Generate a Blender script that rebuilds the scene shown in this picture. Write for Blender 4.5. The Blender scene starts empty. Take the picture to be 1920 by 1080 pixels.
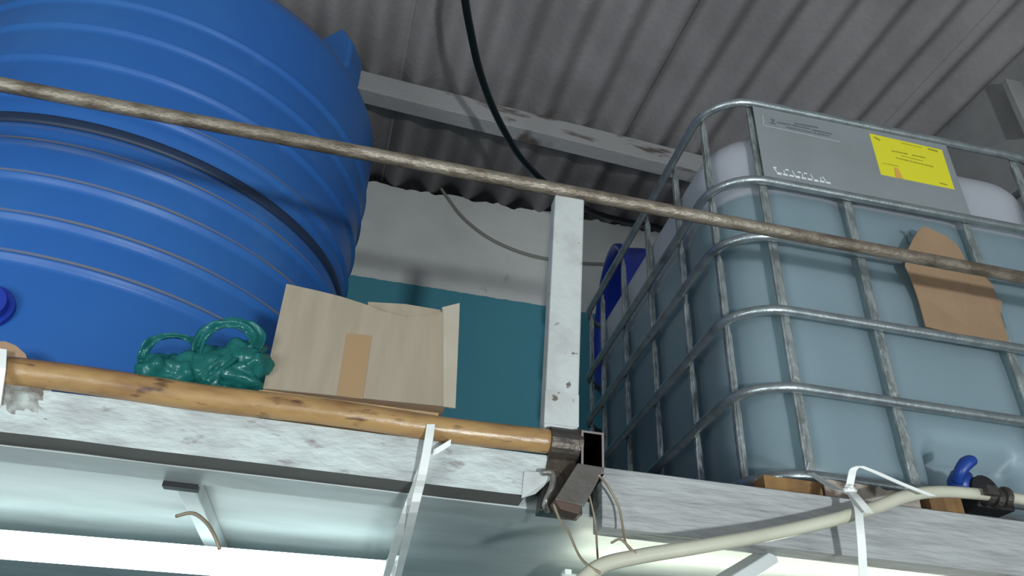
import bpy, bmesh, math, random
from mathutils import Vector, Matrix, noise
random.seed(7)
S = bpy.context.scene
COL = S.collection
V = Vector
PI = math.pi

# ------------------------------------------------------------------ camera
F_PX = 1433.635
CP = V((-0.6978, -1.2443, -0.5266))
YAW, PIT, ROL = 0.16940, 0.58590, 0.06490
FW = V((math.sin(YAW)*math.cos(PIT), math.cos(YAW)*math.cos(PIT), math.sin(PIT)))
r0 = V((math.cos(YAW), -math.sin(YAW), 0)); u0 = r0.cross(FW)
RT = r0*math.cos(ROL)+u0*math.sin(ROL); UP = -r0*math.sin(ROL)+u0*math.cos(ROL)
cd = bpy.data.cameras.new('camera'); cam = bpy.data.objects.new('camera', cd); COL.objects.link(cam)
M = Matrix((RT, UP, -FW)).transposed().to_4x4(); M.translation = CP
cam.matrix_world = M
cd.sensor_width = 36; cd.lens = F_PX/1920*36; cd.clip_start = .02
S.camera = cam

def ray(x, y):
    return (RT*((x-960)/F_PX)+UP*((540-y)/F_PX)+FW).normalized()
def at(x, y, Y=None, Z=None, X=None):
    d = ray(x, y)
    if Y is not None: t = (Y-CP.y)/d.y
    elif Z is not None: t = (Z-CP.z)/d.z
    else: t = (X-CP.x)/d.x
    return CP+d*t

# ------------------------------------------------------------------ world, lights, exposure
S.view_settings.view_transform = 'Standard'; S.view_settings.look = 'None'
S.view_settings.gamma = 1; S.view_settings.use_curve_mapping = False
S.view_settings.exposure = 0.22
w = bpy.data.worlds.new('world'); S.world = w; w.use_nodes = True
w.node_tree.nodes['Background'].inputs[0].default_value = (.80, .92, 1, 1)
w.node_tree.nodes['Background'].inputs[1].default_value = .42
def light(name, kind, loc, energy, col, **k):
    l = bpy.data.lights.new(name, kind); l.energy = energy; l.color = col
    for a, b in k.items(): setattr(l, a, b)
    o = bpy.data.objects.new(name, l); o.location = loc; COL.objects.link(o); return o
# the lamp held a step behind the video camera
VL = V((-.15, -3.2, -1.34))
vl = light('video_lamp', 'SPOT', VL, 262, (.88, .97, 1), shadow_soft_size=.07, spot_size=math.radians(90), spot_blend=.6)
vl.rotation_euler = (V((-.15, .9, 1.35))-VL).to_track_quat('-Z', 'Y').to_euler()
# added fill lights behind the camera, lifting the ambient light
for x, y, z, e_ in ((1.5, -2.3, -.9, 26), (-2.4, -1.9, -.8, 105)):
    light('fill_light', 'POINT', (x, y, z), e_, (.85, .97, 1), shadow_soft_size=.5)

# ------------------------------------------------------------------ materials
def mat(name, col, rough=.6, metal=0, col2=None, scale=8, amt=.5, bump=0, bscale=60, spec=.5, stretch=None, lo=.4, hi=.65,
        col3=None, s3=20, lo3=.6, hi3=.7, emis=None, trans=0, sss=0, detail=6):
    m = bpy.data.materials.new(name); m.use_nodes = True; nt = m.node_tree; N = nt.nodes; L = nt.links
    b = N['Principled BSDF']
    b.inputs['Roughness'].default_value = rough; b.inputs['Metallic'].default_value = metal
    b.inputs['Specular IOR Level'].default_value = spec
    b.inputs['Base Color'].default_value = (*col, 1)
    if trans: b.inputs['Transmission Weight'].default_value = trans
    if emis: b.inputs['Emission Color'].default_value = (*emis[0], 1); b.inputs['Emission Strength'].default_value = emis[1]
    tc = N.new('ShaderNodeTexCoord'); src = tc.outputs['Object']
    if stretch:
        mp = N.new('ShaderNodeMapping'); mp.inputs['Scale'].default_value = stretch; L.new(src, mp.inputs[0]); src = mp.outputs[0]
    prev = None
    def layer(prev, c, sc, lo, hi, a):
        n = N.new('ShaderNodeTexNoise'); n.inputs['Scale'].default_value = sc; n.inputs['Detail'].default_value = detail; L.new(src, n.inputs['Vector'])
        r = N.new('ShaderNodeMapRange'); r.inputs[1].default_value = lo; r.inputs[2].default_value = hi; r.inputs[4].default_value = a; L.new(n.outputs[0], r.inputs[0])
        x = N.new('ShaderNodeMix'); x.data_type = 'RGBA'; L.new(r.outputs[0], x.inputs[0])
        if prev: L.new(prev, x.inputs[6])
        else: x.inputs[6].default_value = (*col, 1)
        x.inputs[7].default_value = (*c, 1); return x.outputs[2]
    if col2: prev = layer(None, col2, scale, lo, hi, amt)
    if col3: prev = layer(prev, col3, s3, lo3, hi3, 1)
    if prev: L.new(prev, b.inputs['Base Color'])
    if bump:
        n = N.new('ShaderNodeTexNoise'); n.inputs['Scale'].default_value = bscale; n.inputs['Detail'].default_value = 8; L.new(src, n.inputs['Vector'])
        bp = N.new('ShaderNodeBump'); bp.inputs['Strength'].default_value = bump; bp.inputs['Distance'].default_value = .01
        L.new(n.outputs[0], bp.inputs['Height']); L.new(bp.outputs[0], b.inputs['Normal'])
    m['prev'] = 0
    return m, b, nt, src, prev

def M_(*a, **k): return mat(*a, **k)[0]
m_roof = M_('asbestos_sheet', (.34, .31, .31), .9, col2=(.25, .23, .23), scale=3, amt=.8, bump=.25, bscale=40)
m_purlin = M_('whitewashed_timber', (.38, .365, .36), .85, col2=(.10, .07, .055), scale=5, lo=.58, hi=.68, amt=.9, bump=.3, bscale=30, stretch=(1, 1, 4))
m_white = M_('white_paint_post', (.48, .49, .475), .42, col2=(.36, .35, .33), scale=16, lo=.48, hi=.72, amt=.8, col3=(.13, .11, .09), s3=60, lo3=.66, hi3=.72, bump=.15, bscale=60)
m_beam = M_('white_paint_beam', (.50, .54, .525), .5, col2=(.33, .33, .33), scale=13, lo=.42, hi=.66, amt=.7, col3=(.20, .17, .16), s3=22, lo3=.62, hi3=.74, bump=.5, bscale=34, stretch=(1, 3, 2.6), detail=10)
m_beamr = M_('grey_white_timber_paint', (.36, .36, .355), .6, col2=(.26, .255, .255), scale=12, lo=.42, hi=.68, amt=.8, col3=(.2, .18, .17), s3=30, lo3=.66, hi3=.78, bump=.5, bscale=26, stretch=(.8, 3, 5))
m_under = M_('painted_deck_underside', (.36, .385, .38), .45, col2=(.26, .27, .265), scale=5, amt=.6, bump=.1, bscale=12, stretch=(1, 3, 1))
m_rail = M_('worn_steel_pipe', (.28, .235, .185), .42, .4, col2=(.11, .08, .055), scale=16, lo=.42, hi=.62, amt=.85, bump=.3, bscale=90, stretch=(1, 2, 2))
m_yellow = M_('varnished_yellow_pole', (.37, .22, .09), .32, col2=(.20, .10, .042), scale=11, lo=.42, hi=.66, amt=.85, col3=(.09, .045, .025), s3=24, lo3=.60, hi3=.72, bump=.1, bscale=40, stretch=(1, 3, 3))
m_galv = M_('galvanised_steel', (.42, .46, .47), .34, .75, col2=(.25, .28, .29), scale=30, amt=.6, bump=.12, bscale=120)
m_galvd = M_('crushed_galvanised_steel', (.46, .49, .48), .4, .6, col2=(.25, .27, .26), scale=60, lo=.45, hi=.6, amt=.8, bump=.7, bscale=80, stretch=(1, 1, .35))
m_plate = M_('label_plate_steel', (.30, .32, .33), .42, .15, col2=(.25, .26, .265), scale=6, amt=.6)
m_emb = M_('pressed_plate_edge', (.50, .54, .55), .45, .2)
m_ylab = M_('yellow_paper_label', (.78, .70, .03), .55)
m_ink = M_('dark_print', (.12, .15, .17), .6)
m_yink = M_('olive_print', (.38, .36, .03), .6)
m_oink = M_('orange_print', (.75, .38, .08), .6)
m_flake = M_('white_flaked_lettering', (.80, .84, .85), .4)
m_card = M_('cardboard', (.30, .245, .18), .85, col2=(.25, .20, .145), scale=6, amt=.6, bump=.12, bscale=140, stretch=(9, 1, 1))
m_cardd = M_('brown_cardboard', (.33, .21, .125), .85, col2=(.28, .175, .10), scale=9, amt=.6, bump=.12, bscale=60)
m_tape = M_('brown_tape', (.30, .19, .10), .4)
m_plyd = M_('thin_tan_board', (.48, .31, .15), .7, col2=(.27, .17, .09), scale=14, amt=.8)
m_hose = M_('beige_vinyl_hose', (.56, .54, .43), .3, col2=(.42, .39, .30), scale=8, amt=.5)
m_cable = M_('black_rubber_cable', (.006, .011, .012), .35)
m_strap = M_('white_packing_strap', (.74, .75, .72), .4, col2=(.6, .6, .56), scale=20, amt=.5)
m_dark = M_('dark_steel', (.075, .068, .062), .45, .6, col2=(.13, .09, .06), scale=20, amt=.7, bump=.3)
m_mid = M_('bare_steel_offcut', (.27, .26, .24), .45, .6, col2=(.17, .13, .10), scale=18, amt=.7, bump=.3)
m_rust = M_('rusty_cut_edge', (.09, .055, .042), .7, .3)
m_pinkedge = M_('raw_cut_edge', (.26, .215, .205), .5, .4)
m_black = M_('black_iron', (.012, .012, .013), .6, .2)
m_wire = M_('rusty_wire', (.30, .24, .17), .6, .4)
m_blue = M_('blue_valve_plastic', (.012, .05, .27), .4)
m_drum = M_('dark_blue_drum_plastic', (.018, .045, .36), .28)
m_band = M_('dark_navy_band', (.016, .032, .075), .5)
m_dust = M_('tan_dust_line', (.17, .17, .20), .8, col2=(.05, .15, .42), scale=3, amt=.8)
m_beamshade = M_('shaded_beam_underside', (.115, .11, .098), .8, col2=(.08, .075, .065), scale=9, amt=.7)  # dark tone puts the shade under the front beam into its colour
m_wood = M_('orange_wood_block', (.27, .145, .05), .7, col2=(.12, .06, .025), scale=16, amt=.8)
m_rubble = M_('mixed_dirty_scraps', (.36, .31, .26), .8, col2=(.10, .06, .045), scale=40, lo=.4, hi=.6, amt=.9)
m_floor = M_('grey_concrete', (.22, .22, .21), .9, col2=(.15, .15, .15), scale=3, amt=.6)
m_tube = M_('glowing_tube', (1, 1, 1), .4, emis=((.80, 1, 1), 5))
m_tube2 = M_('glowing_warm_tube', (1, 1, 1), .4, emis=((.94, 1, .80), 9))
m_fix = M_('white_lamp_housing', (.72, .75, .73), .35)

# teal-over-white wall: paint changes colour at a height
def wall_mat():
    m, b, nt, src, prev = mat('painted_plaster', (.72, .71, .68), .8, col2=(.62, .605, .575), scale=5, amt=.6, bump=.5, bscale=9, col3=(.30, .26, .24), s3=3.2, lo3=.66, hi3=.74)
    N, L = nt.nodes, nt.links
    n2 = N.new('ShaderNodeTexNoise'); n2.inputs['Scale'].default_value = 3; L.new(src, n2.inputs['Vector'])
    t = N.new('ShaderNodeMix'); t.data_type = 'RGBA'; t.inputs[6].default_value = (.07, .275, .35, 1); t.inputs[7].default_value = (.08, .31, .375, 1); L.new(n2.outputs[0], t.inputs[0])
    g = N.new('ShaderNodeNewGeometry'); s = N.new('ShaderNodeSeparateXYZ'); L.new(g.outputs['Position'], s.inputs[0])
    n3 = N.new('ShaderNodeTexNoise'); n3.inputs['Scale'].default_value = 25; L.new(src, n3.inputs['Vector'])
    ma = N.new('ShaderNodeMath'); ma.operation = 'MULTIPLY_ADD'; ma.inputs[1].default_value = .012; L.new(n3.outputs[0], ma.inputs[0]); L.new(s.outputs[2], ma.inputs[2])
    c = N.new('ShaderNodeMath'); c.operation = 'GREATER_THAN'; c.inputs[1].default_value = 1.588; L.new(ma.outputs[0], c.inputs[0])
    x = N.new('ShaderNodeMix'); x.data_type = 'RGBA'; L.new(c.outputs[0], x.inputs[0]); L.new(t.outputs[2], x.inputs[6]); L.new(prev, x.inputs[7])
    L.new(x.outputs[2], b.inputs['Base Color']); return m
m_wall = wall_mat()
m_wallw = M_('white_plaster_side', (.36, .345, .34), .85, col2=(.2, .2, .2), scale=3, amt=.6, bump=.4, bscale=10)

# blue tank plastic: grey-brown dust lies on every ledge that faces up
def tank_mat():
    m, b, nt, src, prev = mat('blue_tank_plastic', (.025, .127, .42), .42, col2=(.035, .150, .43), scale=2.2, amt=.9, bump=.04, bscale=180, spec=.4)
    N, L = nt.nodes, nt.links
    g = N.new('ShaderNodeNewGeometry'); s = N.new('ShaderNodeSeparateXYZ'); L.new(g.outputs['True Normal'], s.inputs[0])
    r = N.new('ShaderNodeMapRange'); r.inputs[1].default_value = .25; r.inputs[2].default_value = .6; r.inputs[4].default_value = .55; L.new(s.outputs[2], r.inputs[0])
    x = N.new('ShaderNodeMix'); x.data_type = 'RGBA'; L.new(r.outputs[0], x.inputs[0]); L.new(prev, x.inputs[6]); x.inputs[7].default_value = (.17, .17, .19, 1)
    # scuffs
    n = N.new('ShaderNodeTexNoise'); n.inputs['Scale'].default_value = 5; n.inputs['Detail'].default_value = 9; n.inputs['Distortion'].default_value = 1.5; L.new(src, n.inputs['Vector'])
    r2 = N.new('ShaderNodeMapRange'); r2.inputs[1].default_value = .62; r2.inputs[2].default_value = .8; r2.inputs[4].default_value = .35; L.new(n.outputs[0], r2.inputs[0])
    y = N.new('ShaderNodeMix'); y.data_type = 'RGBA'; L.new(r2.outputs[0], y.inputs[0]); L.new(x.outputs[2], y.inputs[6]); y.inputs[7].default_value = (.09, .22, .5, 1)
    L.new(y.outputs[2], b.inputs['Base Color']); return m
m_tank = tank_mat()

# milky plastic, the liquid inside reads blue-grey up to its level
LEVEL = .742
def ibc_mat():
    m, b, nt, src, prev = mat('milky_plastic', (.56, .58, .61), .42, spec=.4)
    N, L = nt.nodes, nt.links
    s = N.new('ShaderNodeSeparateXYZ'); L.new(src, s.inputs[0])
    r = N.new('ShaderNodeMapRange'); r.inputs[1].default_value = LEVEL-.012; r.inputs[2].default_value = LEVEL; L.new(s.outputs[2], r.inputs[0])
    x = N.new('ShaderNodeMix'); x.data_type = 'RGBA'; L.new(r.outputs[0], x.inputs[0])
    n = N.new('ShaderNodeTexNoise'); n.inputs['Scale'].default_value = 2.5; L.new(src, n.inputs['Vector'])
    t = N.new('ShaderNodeMix'); t.data_type = 'RGBA'; t.inputs[6].default_value = (.195, .265, .29, 1); t.inputs[7].default_value = (.25, .325, .37, 1); L.new(n.outputs[0], t.inputs[0])
    L.new(t.outputs[2], x.inputs[6]); x.inputs[7].default_value = (.44, .45, .49, 1)
    b.inputs['Subsurface Weight'].default_value = .55; b.inputs['Subsurface Radius'].default_value = (.22, .30, .27); b.inputs['Subsurface Scale'].default_value = 1.0
    L.new(x.outputs[2], b.inputs['Base Color']); return m
m_ibc = ibc_mat()

def bag_mat():
    m, b, nt, src, prev = mat('teal_film', (.022, .185, .17), .22, bump=.5, bscale=30, spec=.6)
    N, L = nt.nodes, nt.links
    tr = N.new('ShaderNodeBsdfTranslucent'); tr.inputs[0].default_value = (.02, .30, .27, 1)
    tp = N.new('ShaderNodeBsdfTransparent'); tp.inputs[0].default_value = (.15, .75, .7, 1)
    a = N.new('ShaderNodeMixShader'); a.inputs[0].default_value = .25; L.new(b.outputs[0], a.inputs[1]); L.new(tr.outputs[0], a.inputs[2])
    c = N.new('ShaderNodeMixShader'); c.inputs[0].default_value = .32; L.new(a.outputs[0], c.inputs[1]); L.new(tp.outputs[0], c.inputs[2])
    L.new(c.outputs[0], N['Material Output'].inputs[0]); return m
m_bag = bag_mat()

# ------------------------------------------------------------------ helpers
def tag(o, label=None, cat=None, group=None, kind=None):
    if label: o['label'] = label
    if cat: o['category'] = cat
    if group: o['group'] = group
    if kind: o['kind'] = kind
    return o
def thing(name, label, cat, loc=(0, 0, 0), group=None):
    o = bpy.data.objects.new(name, None); COL.objects.link(o); o.location = loc; o.empty_display_size = .05
    return tag(o, label, cat, group)
def obj(name, bm, m, parent=None, smooth=False, bevel=0):
    me = bpy.data.meshes.new(name); bmesh.ops.recalc_face_normals(bm, faces=bm.faces[:])
    bm.to_mesh(me); bm.free(); o = bpy.data.objects.new(name, me); COL.objects.link(o)
    for mm in (m if isinstance(m, list) else [m]): me.materials.append(mm)
    if smooth:
        for f in me.polygons: f.use_smooth = True
    if parent:
        o.parent = parent
        q = parent; off = V((0, 0, 0))
        while q: off += q.location; q = q.parent
        o.location = -off
    if bevel:
        b = o.modifiers.new('bevel', 'BEVEL'); b.width = bevel; b.segments = 2; b.limit_method = 'ANGLE'
    return o
def box(bm, c0, c1, rot=None, pivot=None, mi=0):
    c0 = V(c0); c1 = V(c1)
    vs = []
    for i in range(8):
        p = V((c1.x if i & 1 else c0.x, c1.y if i & 2 else c0.y, c1.z if i & 4 else c0.z))
        if rot: pv = V(pivot) if pivot is not None else (c0+c1)/2; p = rot @ (p-pv)+pv
        vs.append(bm.verts.new(p))
    for f in ((0, 1, 3, 2), (4, 6, 7, 5), (0, 4, 5, 1), (2, 3, 7, 6), (0, 2, 6, 4), (1, 5, 7, 3)):
        bm.faces.new([vs[i] for i in f]).material_index = mi
    return bm
def tube(bm, pts, r, n=12, cap=True, closed=False, sx=1, sy=1, upv=None):
    pts = [V(p) for p in pts]; rings = []; prevn = None
    k = len(pts)
    for i, p in enumerate(pts):
        if closed: t = (pts[(i+1) % k]-pts[i-1]).normalized()
        else: t = (pts[min(i+1, k-1)]-pts[max(i-1, 0)]).normalized()
        if prevn is None:
            a = V(upv) if upv else (V((0, 0, 1)) if abs(t.z) < .9 else V((1, 0, 0)))
            nn = (a-t*a.dot(t)).normalized()
        else: nn = (prevn-t*prevn.dot(t)).normalized()
        prevn = nn; b = t.cross(nn)
        rr = r[i] if isinstance(r, (list, tuple)) else r
        rings.append([bm.verts.new(p+nn*math.cos(2*PI*j/n)*rr*sx+b*math.sin(2*PI*j/n)*rr*sy) for j in range(n)])
    for i in range(k if closed else k-1):
        a, b = rings[i], rings[(i+1) % k]
        for j in range(n): bm.faces.new((a[j], a[(j+1) % n], b[(j+1) % n], b[j]))
    if cap and not closed: bm.faces.new(rings[0]); bm.faces.new(rings[-1][::-1])
    return bm
def spline(pts, n=8):
    pts = [V(p) for p in pts]; q = [pts[0]*2-pts[1]]+pts+[pts[-1]*2-pts[-2]]; out = []
    for i in range(1, len(q)-2):
        for j in range(n):
            t = j/n; a, b, c, d = q[i-1:i+3]
            out.append(.5*((2*b)+(c-a)*t+(2*a-5*b+4*c-d)*t*t+(3*b-a-3*c+d)*t**3))
    return out+[pts[-1]]
def ribbon(bm, pts, wid, thick=.0012, side=None):
    """a flat strap along pts, width vector wid (Vector or list)"""
    pts = [V(p) for p in pts]; rows = []
    for i, p in enumerate(pts):
        wv = V(wid[i]) if isinstance(wid, list) else V(wid)
        t = (pts[min(i+1, len(pts)-1)]-pts[max(i-1, 0)]).normalized(); n = t.cross(wv).normalized()*thick
        rows.append([bm.verts.new(p+wv/2+n), bm.verts.new(p-wv/2+n), bm.verts.new(p-wv/2-n), bm.verts.new(p+wv/2-n)])
    for a, b in zip(rows, rows[1:]):
        for j in range(4): bm.faces.new((a[j], a[(j+1) % 4], b[(j+1) % 4], b[j]))
    bm.faces.new(rows[0]); bm.faces.new(rows[-1][::-1]); return bm
def prism(bm, poly, dvec, mi=0):
    a = [bm.verts.new(V(p)) for p in poly]; b = [bm.verts.new(V(p)+V(dvec)) for p in poly]; n = len(a)
    fs = [bm.faces.new(a), bm.faces.new(b[::-1])]
    for i in range(n): fs.append(bm.faces.new((a[i], b[i], b[(i+1) % n], a[(i+1) % n])))
    for f in fs: f.material_index = mi
    return bm
B = bmesh.new

# ------------------------------------------------------------------ setting
YW, ZW = 2.0, 2.20          # back wall and the height where the roof meets it
ZF = -2.25                  # hall floor
RA = -.0545                 # the roof runs slightly askew to the shelf
RD = V((math.sin(RA), math.cos(RA), 0)); RN = V((math.cos(RA), -math.sin(RA), 0))

bm = B(); box(bm, (-4.2, -4.5, ZF-.1), (3.2, 2.3, ZF)); tag(obj('floor', bm, m_floor), kind='structure')
# back wall, its plaster ragged along the top
bm = B(); xs = [-4.2+i*.02 for i in range(int(6.4/.02)+1)]; top = []
for x in xs:
    s = x+.0
    z = ZW-.004+.016*noise.noise(V((x*9, 1.3, 0)))+.016*noise.noise(V((x*27, 7.3, 0)))-.012*max(0, math.sin((x*RN.x)/.2*2*PI+1))
    top.append(z)
zs = [ZF, 0, 1.2, 1.8, 2.1]
grid = [[bm.verts.new((x, YW+.012*noise.noise(V((x*1.5, z*1.5, 3)))+.003*noise.noise(V((x*12, z*12, 5))), z)) for z in zs+[top[i]]] for i, x in enumerate(xs)]
for a, b in zip(grid, grid[1:]):
    for j in range(len(zs)): bm.faces.new((a[j], b[j], b[j+1], a[j+1]))
back = [(bm.verts.new((x, YW+.3, top[i]))) for i, x in enumerate(xs)]
for i in range(len(xs)-1): bm.faces.new((grid[i][-1], grid[i+1][-1], back[i+1], back[i]))
ob = obj('wall_back', bm, m_wall, smooth=False); tag(ob, kind='structure')
# right wall follows the roof's direction
pR = at(1751, 259, Z=ZW); pR2 = at(1920, 105, Z=ZW)
sR = (pR.dot(RN)+pR2.dot(RN))/2
bm = B()
a = RN*sR+RD*-4.6; b = RN*sR+RD*2.1
poly = [(a.x, a.y, ZF), (b.x, b.y, ZF), (b.x, b.y, ZW+.02), (a.x, a.y, ZW+.02)]
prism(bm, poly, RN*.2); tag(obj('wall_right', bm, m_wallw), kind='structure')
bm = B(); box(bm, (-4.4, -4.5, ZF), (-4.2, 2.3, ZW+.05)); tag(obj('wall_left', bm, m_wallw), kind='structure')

# roof: corrugated sheets side by side, one lapping over the next
roof = bpy.data.objects.new('ceiling', None); COL.objects.link(roof); tag(roof, kind='structure')
PITCH = .2; AMP = .033
ref = at(1440, 0, Z=ZW); sref = ref.dot(RN)     # a dark line: crest of the roof seen from below
seam = at(1301, 0, Z=ZW).dot(RN)
def zroof(s):
    c = math.cos((s-sref)/PITCH*2*PI)
    return ZW+.018+AMP*(c if c < 0 else c)        # crest (far) at sref
SW = 1.118
k = -4
while True:
    s0 = seam+k*SW; s1 = s0+SW+.03
    if s0 > sR+.05: break
    s1 = min(s1, sR+.1)
    bm = B(); ns = max(6, int((s1-s0)/.0125)); rows = []
    for i in range(ns+1):
        s = s0+(s1-s0)*i/ns; row = []
        for t in (-4.6, -2.5, -.6, 1.0, 2.4):
            p = RN*s+RD*t; lift = .007*(1-i/ns)      # this edge lies over its neighbour
            row.append(bm.verts.new((p.x, p.y, zroof(s)+lift)))
        rows.append(row)
    for a, b in zip(rows, rows[1:]):
        for j in range(4): bm.faces.new((a[j], b[j], b[j+1], a[j+1]))
    o = obj('roof_sheet', bm, m_roof, roof, smooth=True)
    so = o.modifiers.new('solid', 'SOLIDIFY'); so.thickness = .006; so.offset = 1
    k += 1

# purlin under the sheets
pa = at(675, 131, Z=ZW-.012); pb = at(1300, 287, Z=ZW-.012)
dp = (pb-pa); dp.z = 0; dp.normalize(); npv = V((-dp.y, dp.x, 0))
qa = at(675, 166, Y=pa.y); hP = pa.z-qa.z
def purlin(name, p0, p1, h, d):
    bm = B(); n = 24; rows = []
    for i in range(n+1):
        p = p0.lerp(p1, i/n); e = .004*noise.noise(V((i*.7, 0, 2))); e2 = .004*noise.noise(V((i*.9, 5, 2)))
        rows.append([bm.verts.new(p+V((0, 0, -h+e))), bm.verts.new(p+V((0, 0, .0+e2))), bm.verts.new(p+npv*d+V((0, 0, .0+e2))), bm.verts.new(p+npv*d+V((0, 0, -h+e)))])
    for a, b in zip(rows, rows[1:]):
        for j in range(4): bm.faces.new((a[j], a[(j+1) % 4], b[(j+1) % 4], b[j]))
    bm.faces.new(rows[0]); bm.faces.new(rows[-1][::-1])
    return obj(name, bm, m_purlin, bevel=.004)
tag(purlin('roof_purlin', pa-dp*2.6, pa+dp*2.68, hP, .085), 'long whitewashed timber purlin with brown stains crossing under the corrugated roof', 'beam')
# whitewashed beam end at the right wall
c1 = at(1886, 146, Y=.50); c2 = at(1904, 238, Y=.50)
hh = c1.z-c2.z
bm = B(); x0 = c1.x
box(bm, (x0, .50, c1.z-hh), (RN.x*sR+.35, .53, c1.z), Matrix.Rotation(0, 3, 'Z'))
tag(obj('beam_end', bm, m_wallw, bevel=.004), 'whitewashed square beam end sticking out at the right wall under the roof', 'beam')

# ------------------------------------------------------------------ mezzanine shelf
YF = -.22
plat = thing('storage_platform', 'white painted timber platform with deck carrying the tanks and the box', 'platform', (-.4, 0, -.12))
# beam left: polygon on plane YF
def pl(x, y, Y=YF): return at(x, y, Y=Y)
zt = pl(560, 794).z; zb = pl(720, 897).z
XL = -2.6
endt = pl(1036, 884); 
bm = B(); e1 = pl(1042, 868).x; e2 = pl(985, 944).x
n = 60; rows = []
poly = []
for i in range(n+1):
    x = XL+(e1-XL)*i/n; xb = XL+(e2-XL)*i/n
    w1 = .0015*noise.noise(V((x*8, 0, 0)))
    rows.append([bm.verts.new((x, YF, zt+w1)), bm.verts.new((xb, YF, zb+w1)), bm.verts.new((xb, YF+.05, zb+w1)), bm.verts.new((x, YF+.05, zt+w1))])
for a, b in zip(rows, rows[1:]):
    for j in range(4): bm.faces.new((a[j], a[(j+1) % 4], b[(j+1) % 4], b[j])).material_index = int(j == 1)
bm.faces.new(rows[0]); bm.faces.new(rows[-1][::-1])
obj('front_beam', bm, [m_beam, m_beamshade], plat)
# right beam, a deeper plank
ztr = pl(1500, 923).z; zbr = pl(1500, 1031).z; xr0 = pl(1128, 900).x
bm = B(); box(bm, (xr0, YF, zbr), (1.66, YF+.045, ztr)); o = obj('front_beam', bm, m_beamr, plat, bevel=.002); o['label'] = 'deeper grey-white plank beam'
# short dark packing between beams
# sill plank behind the beams
yS0 = max(YF+.051, at(0, 829, Z=zb-.002).y); yS1 = at(0, 866, Z=zb-.002).y
bm = B(); box(bm, (XL, YF+.0501, zb-.002), (1.66, yS1, zb+.02)); obj('sill_plank', bm, m_under, plat, bevel=.002)
# deck boards (thin, run front to back) seen from beneath
x = XL; i = 0
while x < 1.64:
    wd = 4.3
    bm = B(); z0 = zb+.022+.002*(i % 2)
    box(bm, (x+.001, YF+.06, z0), (min(x+wd, 1.655), 1.98, z0+.045)); obj('deck_sheet', bm, m_under, plat, bevel=.0015); x += wd; i += 1
ZD = zb+.022+.002+.045
# joists from front to back under the deck
for jx in (at(332, 878, Z=zb).x, .62):
    bm = B(); box(bm, (jx-.014, yS1+.002, zb-.003), (jx+.014, 1.98, zb+.0215)); obj('joist', bm, m_under, plat, bevel=.002)
    bm = B(); box(bm, (jx-.026, yS1-.004, zb-.010), (jx+.022, yS1+.012, zb-.0025)); obj('notch_shade', bm, m_black, plat)  # black block standing in for the shaded gap at the joist end

# ------------------------------------------------------------------ guard rail with post
rail = thing('guard_rail', 'worn steel pipe guard rail on one flat white post', 'railing', (-.43, YF+.02, zt))
RY = YF+.012
r1 = pl(20, 162, RY); r2 = pl(1480, 438, RY); zr = (r1.z+r2.z)/2
dx = (r2-r1)/(r2.x-r1.x)
bm = B(); pts = [r1+dx*t for t in (-1.6, -.8, 0, .5, 1, 1.5, 2.0, 2.6, 3.02)]
RR = .0128
tube(bm, pts, RR, 20); obj('rail_pipe', bm, m_rail, rail, smooth=True)
pt = pl(1068, 372, RY-.012); pbm = pl(1052, 825, RY-.012)
xl1, xr1 = pl(1041, 372, RY-.012).x, pl(1096, 372, RY-.012).x
xl2, xr2 = pl(1019, 830, RY-.012).x, pl(1084, 826, RY-.012).x
bm = B()
zp1 = pt.z+.004; zp0 = zt+.0182*1.04+.0248
prism(bm, [(xl2, RY-.012, zp0), (xr2, RY-.012, zp0), (xr1, RY-.012, zp1), (xl1, RY-.012, zp1)], (0, .032, 0))
obj('post', bm, m_white, rail, bevel=.003)
# seam of the splice plate
zs_ = pl(1052, 737, RY-.012).z
bm = B(); prism(bm, [(xl2-.0005, RY-.0145, zp0+.006), (xr2+.0005, RY-.0145, zp0+.006), (xr2+.0005, RY-.0145, zs_), (xl2-.0003, RY-.0145, zs_)], (0, .0022, 0))
obj('splice_plate', bm, m_white, rail, bevel=.0006)

# yellow pole lying on the beam with dark socket
YPY = YF-.006
ya = pl(60, 690, YPY); yb = pl(1020, 846, YPY)
bm = B(); n = 40
PR = .0182
zc = zt+PR*.985
pts = [V((pl(8, 690, YPY).x+(yb.x+.02-pl(8, 690, YPY).x)*i/n, YPY, zc+.0015*math.sin(i*.35))) for i in range(n+1)]
rads = [PR*(1.04-.06*i/n+.02*noise.noise(V((i*.5, 0, 0)))) for i in range(n+1)]
tube(bm, pts, rads, 20)
yp = obj('wooden_pole', bm, m_yellow, smooth=True); tag(yp, 'varnished yellow round wooden pole lying along the top of the white beam', 'pole')
# socket
sk = thing('pipe_socket', 'dark steel socket bracket welded at the post foot with square tube stubs', 'bracket', (yb.x+.02, YPY, zc))
bm = B(); x0 = pl(1028, 850, YPY).x; x1 = pl(1086, 860, YPY).x
for a, b in ((x0, x1),):
    rs = [(a, .0215), (a, .0235), (b-.006, .0235), (b-.006, .025), (b, .025)]
    tube(bm, [V((q[0], YPY, zc)) for q in rs], [q[1] for q in rs], 20)
obj('sleeve', bm, m_dark, sk, smooth=False)
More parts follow.
